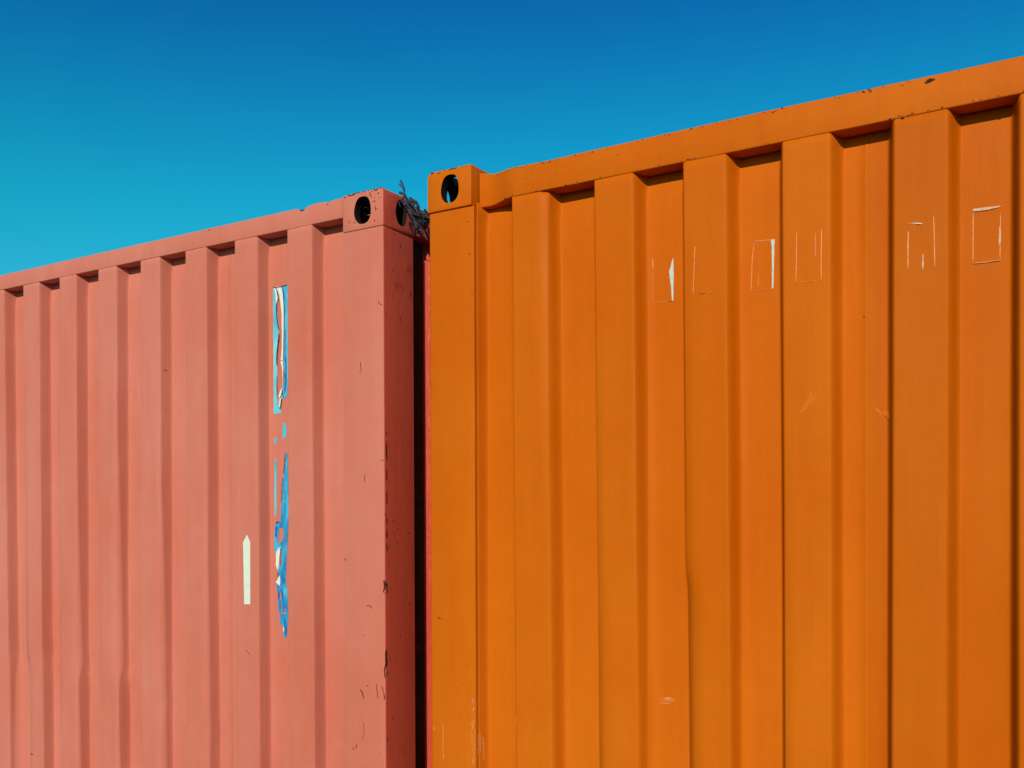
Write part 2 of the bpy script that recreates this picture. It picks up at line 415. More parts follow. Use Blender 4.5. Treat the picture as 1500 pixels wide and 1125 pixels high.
# ------------------------------------------------------------------ a container
WID = 2.438
def container(label, paint_front, paint_end, name, xl, xr, lat, rail_bot, rail_top, rail_y, cast, seed, dents, shift, seams, rnd, visible_side,
              post, end_fn_lat=None, end_depth=.034):
    """xl/xr: ends in world x; castings/posts mirrored; visible_side 'L' or 'R' tells which top casting the photograph shows"""
    T = empty(name, ((xl+xr)/2, WID/2, 0)); tag(T, label, 'shipping container', 'corrugated shipping containers')
    px0, px1 = post                        # inner x of left post, inner x of right post
    zb = -H+.17                            # top of bottom rail region (relative to eye)
    fn = wall_fn(lat, rnd, seed, dents, shift, rail_bot((xl+xr)/2), .003 if visible_side == 'R' else .016)
    # side panels (front, towards the camera)
    edges = [px0]+[s for s in seams if px0+.1 < s < px1-.1]+[px1]
    for i in range(len(edges)-1):
        near = edges[i+1] > -3.4 and edges[i] < 2.2
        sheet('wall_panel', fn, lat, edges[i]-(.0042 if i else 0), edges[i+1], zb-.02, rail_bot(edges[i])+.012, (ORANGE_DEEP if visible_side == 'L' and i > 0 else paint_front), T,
              lambda x, y, z: (x, y, z+H), .03 if near else .12, i < len(edges)-2)
    # back side panels
    xs_b = np.linspace(px0, px1, 6)
    for i in range(5):
        sheet('wall_panel', fn, lat, float(xs_b[i]), float(xs_b[i+1]), zb-.02, .862, paint_front, T,
              lambda x, y, z: (x, WID-y, z+H), .4, False, True, .05)
    # end walls
    for side in (0, 1):
        base = xr if side else xl; sg = 1 if side else -1
        ylat = .265
        efn = wall_fn(ylat, .004, seed+5, (), None, 5, .018)
        if (visible_side == 'R') == bool(side):       # pressed front end
            ys = [.150, 1.22, WID-.150]
            for i in range(2):
                ep = sheet('end_panel', lambda y, z: efn(y, z), ylat, ys[i], ys[i+1], zb-.02, .865, paint_end, T,
                      (lambda b, s: (lambda y, d, z: (b-s*(end_depth-(DP-d)*.6), y, z+H)))(base, sg), .05, False, flip=(sg < 0), xstep=.03)
                ep.data.materials.append(paint_end); ep.data.materials.append(GAP_SHADE)
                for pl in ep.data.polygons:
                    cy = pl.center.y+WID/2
                    pl.material_index = 2 if (cy < ylat-SL-.009) else 0  # recess behind the post darkened by colour, standing in for its shade
        else:                                         # door end
            for i in range(2):
                y0 = .17+i*1.052; y1 = y0+1.046
                xa, xb = sorted((base-sg*.03, base-sg*.075))
                d = box('door', xa, xb, y0, y1, .20, H+.835, paint_end, T, .008)
                for k in range(5):
                    z = .42+k*.42; xo = base-sg*.03
                    box('door_rib', min(xo, xo+sg*.012), max(xo, xo+sg*.012), y0+.06, y1-.06, z, z+.22, paint_end, d, .006).location = -Vector(T.location)*0
                for yy in (y0+.30, y1-.30):
                    v, f = tube([(base-sg*.002, yy, .10), (base-sg*.002, yy, 1.2), (base-sg*.002, yy, H+.90)], .017, 10)
                    obj('lock_rod', v, f, STEEL, T, True)
                    v, f = tube([(base+sg*.012, yy, 1.1), (base+sg*.02, yy+.15, 1.09), (base+sg*.02, yy+.38, 1.1)], .011, 8)
                    obj('door_handle', v, f, STEEL, T, True)
                for zz in (.4, 1.0, 1.7, 2.2):
                    yy = .165 if i == 0 else WID-.165
                    box('hinge', min(base-sg*.03, base+sg*.004), max(base-sg*.03, base+sg*.004), yy-.03, yy+.03, zz, zz+.11, paint_end, T, .004)
        # end header and sill
        xa, xb = sorted((base-sg*.0015, base-sg*.064))
        box('end_header', xa, xb, .158, WID-.158, H+.852, H+.948, paint_end, T, .005)
        box('end_sill', xa, xb, .158, WID-.158, .02, .17, paint_end, T, .005)
    # top rails: the near one bent and worn, lofted along x
    xa, xb = px0, px1
    xs = [xa]; 
    while xs[-1] < xb-.001:
        s = xs[-1]; xs.append(min(xb, s+(.006 if -1.1 < s < .1 else .03)))
    prof = rrect(0, 1, 0, 1, (.08, .08, .08, .08), 3)
    def st(x):
        zt = rail_top(x); z0 = rail_bot(x); y0 = rail_y(x)
        hh = zt-z0; r = .0045
        pr = rrect(y0, y0+.058, z0, zt, (.0035, r, r, r), 3)
        return [(x, a, b+H) for a, b in pr]
    rings = [st(x) for x in xs]; n = len(rings[0]); vs = [p for r_ in rings for p in r_]; fs = []
    for i in range(len(rings)-1):
        for j in range(n):
            k = (j+1) % n; fs.append((i*n+j, (i+1)*n+j, (i+1)*n+k, i*n+k))
    fs.append(tuple(range(n))); fs.append(tuple((len(rings)-1)*n+j for j in range(n-1, -1, -1)))
    rail = obj('top_rail', vs, fs, paint_front, T, True)
    smooth_by_angle(rail.data, 40)
    box('top_rail', xa, xb, WID-.060, WID-.002, H+.87, H+.94, paint_front, T, .005)
    # bottom rails, roof, floor
    box('bottom_rail', xa, xb, .002, .05, .03, .185, paint_front, T, .005)
    box('bottom_rail', xa, xb, WID-.05, WID-.002, .03, .185, paint_front, T, .005)
    vs = []; fs = []
    nx = int((xr-xl-.13)/.055)
    for i in range(nx+1):
        x = xl+.064+(xr-xl-.128)*i/nx; dz = .014*(0 if (i//2) % 2 else 1)
        for y in (.062, WID-.062): vs.append((x, y, H+.915+dz))
    for i in range(nx): fs.append((2*i, 2*i+2, 2*i+3, 2*i+1))
    ro = obj('roof', vs, fs, paint_front, T); s = ro.modifiers.new('thickness', 'SOLIDIFY'); s.thickness = .002
    box('floor', xl+.07, xr-.07, .06, WID-.06, .14, .168, WOOD, T, 0)
    # posts
    def postmesh(pxa, pxb, sign, nearpost):
        """front post: xa..xb in x, 0..depth in y; outer corner on side sign"""
        dep = .152; y0 = -.004
        r = [.002, .002, .002, .002]
        if sign > 0: r[1] = .007; r[2] = .004
        else: r[0] = .007; r[3] = .004
        pr = rrect(pxa, pxb, y0, y0+dep, r, 5)
        zt = cast['zb']-.0014; z0 = -H+.12
        zs = list(np.linspace(z0, zt-.02, 60))+[zt-.01, zt]
        vs = []; n = len(pr)
        for z in zs:
            for a, b in pr:
                zz = z
                out = (a-pxa)/(pxb-pxa) if sign > 0 else (pxb-a)/(pxb-pxa)
                if z == zt and out > .8 and b > y0+.012: zz -= .0065      # weld notch along the end side
                bb = b+.0007*nz(a*5, z*1.6, seed)+.0004*nz(a*9, z*6, seed); aa = a+.0008*nz(b*5+3, z*1.4, seed)
                vs.append((aa, bb, zz+H))
        fs = []; mi = []
        for i in range(len(zs)-1):
            for j in range(n):
                k = (j+1) % n; fs.append((i*n+j, i*n+k, (i+1)*n+k, (i+1)*n+j))
                nx_ = (pr[k][1]-pr[j][1]); ny_ = -(pr[k][0]-pr[j][0])
                mi.append(1 if nx_*sign > abs(ny_)*1.2 else 0)
        fs.append(tuple(range(n-1, -1, -1))); fs.append(tuple((len(zs)-1)*n+j for j in range(n))); mi += [0, 0]
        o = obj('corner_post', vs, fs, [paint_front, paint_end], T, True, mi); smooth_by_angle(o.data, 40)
        return o
    postmesh(xl, px0, -1, 0); postmesh(px1, xr, 1, 1)
    for a, b in ((xl, px0), (px1, xr)): box('corner_post', a, b, WID-.150, WID-.002, .12, H+.84, paint_end, T, .006)
    # castings
    me = casting_mesh('corner_casting', cast['w'], .162, cast['h'], cast['rin'], cast['rout'], [paint_front, paint_end, HOLLOW], cast['fw'], cast['fh'], .056, .082, cast.get('hdx', 0), .0045, 0, seed)
    smooth_by_angle(me, 35)
    me.name = 'corner_casting'
    for sx in (-1, 1):
        for sy in (1, -1):
            for sz in (1, -1):
                m2 = mirrored(me, sx, sy, sz)
                o = bpy.data.objects.new('corner_casting', m2); COL.objects.link(o); o.parent = T
                X = (xr+.002-cast['w']) if sx > 0 else (xl-.001+cast['w'])
                Y = cast['y'] if sy > 0 else WID-cast['y']
                Z = (cast['zb']+H) if sz > 0 else cast['h']+.002
                o.location = Vector((X, Y, Z))-T.location
    return T, fn
def local_fix(o):
    pass

# pink container ---------------------------------------------------------------
def p_top(x):
    z = .9585+(.0035*(-x-.5)/2 if x < -.5 else 0)
    z += .0006*nz(x*9, 3, 3)
    d = x+.862                                    # torn notch close to the corner
    z -= .0095*math.exp(-(d/.018)**4)
    z += .0035*math.exp(-((x+.795)/.035)**2)
    z -= .0035*math.exp(-((x+.748)/.010)**2)
    z += .0016*math.exp(-((x+.71)/.02)**2)
    return z
def p_bot(x): return .8965+.003*max(0, min(1, (-x-.9)/1.7))+.0004*nz(x*7, 1, 8)
def p_y(x): return -.0022+.0007*nz(x*3, 5, 2)
def p_shift(x, z):
    s = .0035*nz(((x+2.43)/.25)*.9, z*1.1, 4)
    t = 1/(1+math.exp((z+.66)/.02))               # lower part pushed over by a knock
    if x < -1.75: s += .006*t
    s += float(np.interp(x, [-2.6, -2.32, -2.07, -1.82, -1.57, -1.0], [.018, .004, -.012, -.011, -.008, 0]))*max(0, (.85-z)/1.9)
    return s
pd = [(a, b, c, d, e*.6) for a, b, c, d, e in [(-1.60, -.735, .03, .035, .014), (-1.80, -.66, .035, .02, -.010), (-2.05, -.63, .03, .03, .008), (-2.29, -.60, .03, .03, .007), (-1.35, -.80, .05, .05, .006),
      (-1.15, .62, .04, .05, .0025), (-1.62, -.1, .06, .12, .004), (-1.9, .1, .05, .15, .003), (-.9, -.5, .06, .2, .0025), (-1.85, -.25, .05, .18, -.003)]]
P_TOP = .965
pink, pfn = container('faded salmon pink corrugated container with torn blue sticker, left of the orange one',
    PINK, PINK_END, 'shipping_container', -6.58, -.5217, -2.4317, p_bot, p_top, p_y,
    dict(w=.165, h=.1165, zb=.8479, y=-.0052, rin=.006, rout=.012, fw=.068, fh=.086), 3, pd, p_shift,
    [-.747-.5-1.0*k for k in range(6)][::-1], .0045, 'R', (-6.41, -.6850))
# orange container -------------------------------------------------------------
def o_top(x):
    z = float(np.interp(x, [-.19, -.159, -.139, -.115, -.09, -.055, .05, .62, 1.2, 6], [.9550, .9483, .9428, .9408, .9396, .9372, .9350, .9380, .9335, .9330]))
    return z+.0004*nz(x*8, 3, 3)
def o_bot(x):
    return float(np.interp(x, [-.19, -.155, -.128, -.095, -.06, 6], [.8530, .8515, .8522, .8550, .8546, .8550]))+.0006*nz(x*11, 3, 9)
def o_y(x):
    t = max(0, min(1, (-.045-x)/.11)); t = t*t*(3-2*t)
    return -.0024+.030*t+.0008*nz(x*3, 1, 7)
def o_shift(x, z):
    k = (x+.0562)/.25; s = .002*nz(k*.9, z*1.2, 7)
    s += float(np.interp(x, [-.06, .19, .44, .69, .94, 1.19], [0, .011, .011, .005, -.004, -.003]))*max(0, (.85-z)/1.55)
    s += -.0095*math.exp(-((x+.0)/.10)**4)*max(0, min(1, (z+.7)/1.55))
    s += .0055*math.exp(-((x-.4438)/.035)**4)/(1+math.exp(max(-50, min(50, (z+.195)/.006))))
    return s
od = [(.35, -.6, .08, .25, .0012), (.75, -.1, .06, .2, .002), (1.05, .4, .06, .1, .002), (.6, .2, .05, .3, -.002), (1.1, -.5, .06, .25, .003)]
orange, ofn = container('bright orange corrugated container with outlines of peeled stickers, right of the pink one',
    ORANGE, ORANGE, 'shipping_container', -.3480, 5.71, -.0562, o_bot, o_top, o_y,
    dict(w=.157, h=.1185, zb=.8525, y=-.011, rin=.004, rout=.020, fw=.064, fh=.084, hdx=-.004), 8, od, o_shift,
    [.88+1.0*k for k in range(5)], 0.0045, 'L', (-.1880, 5.54))

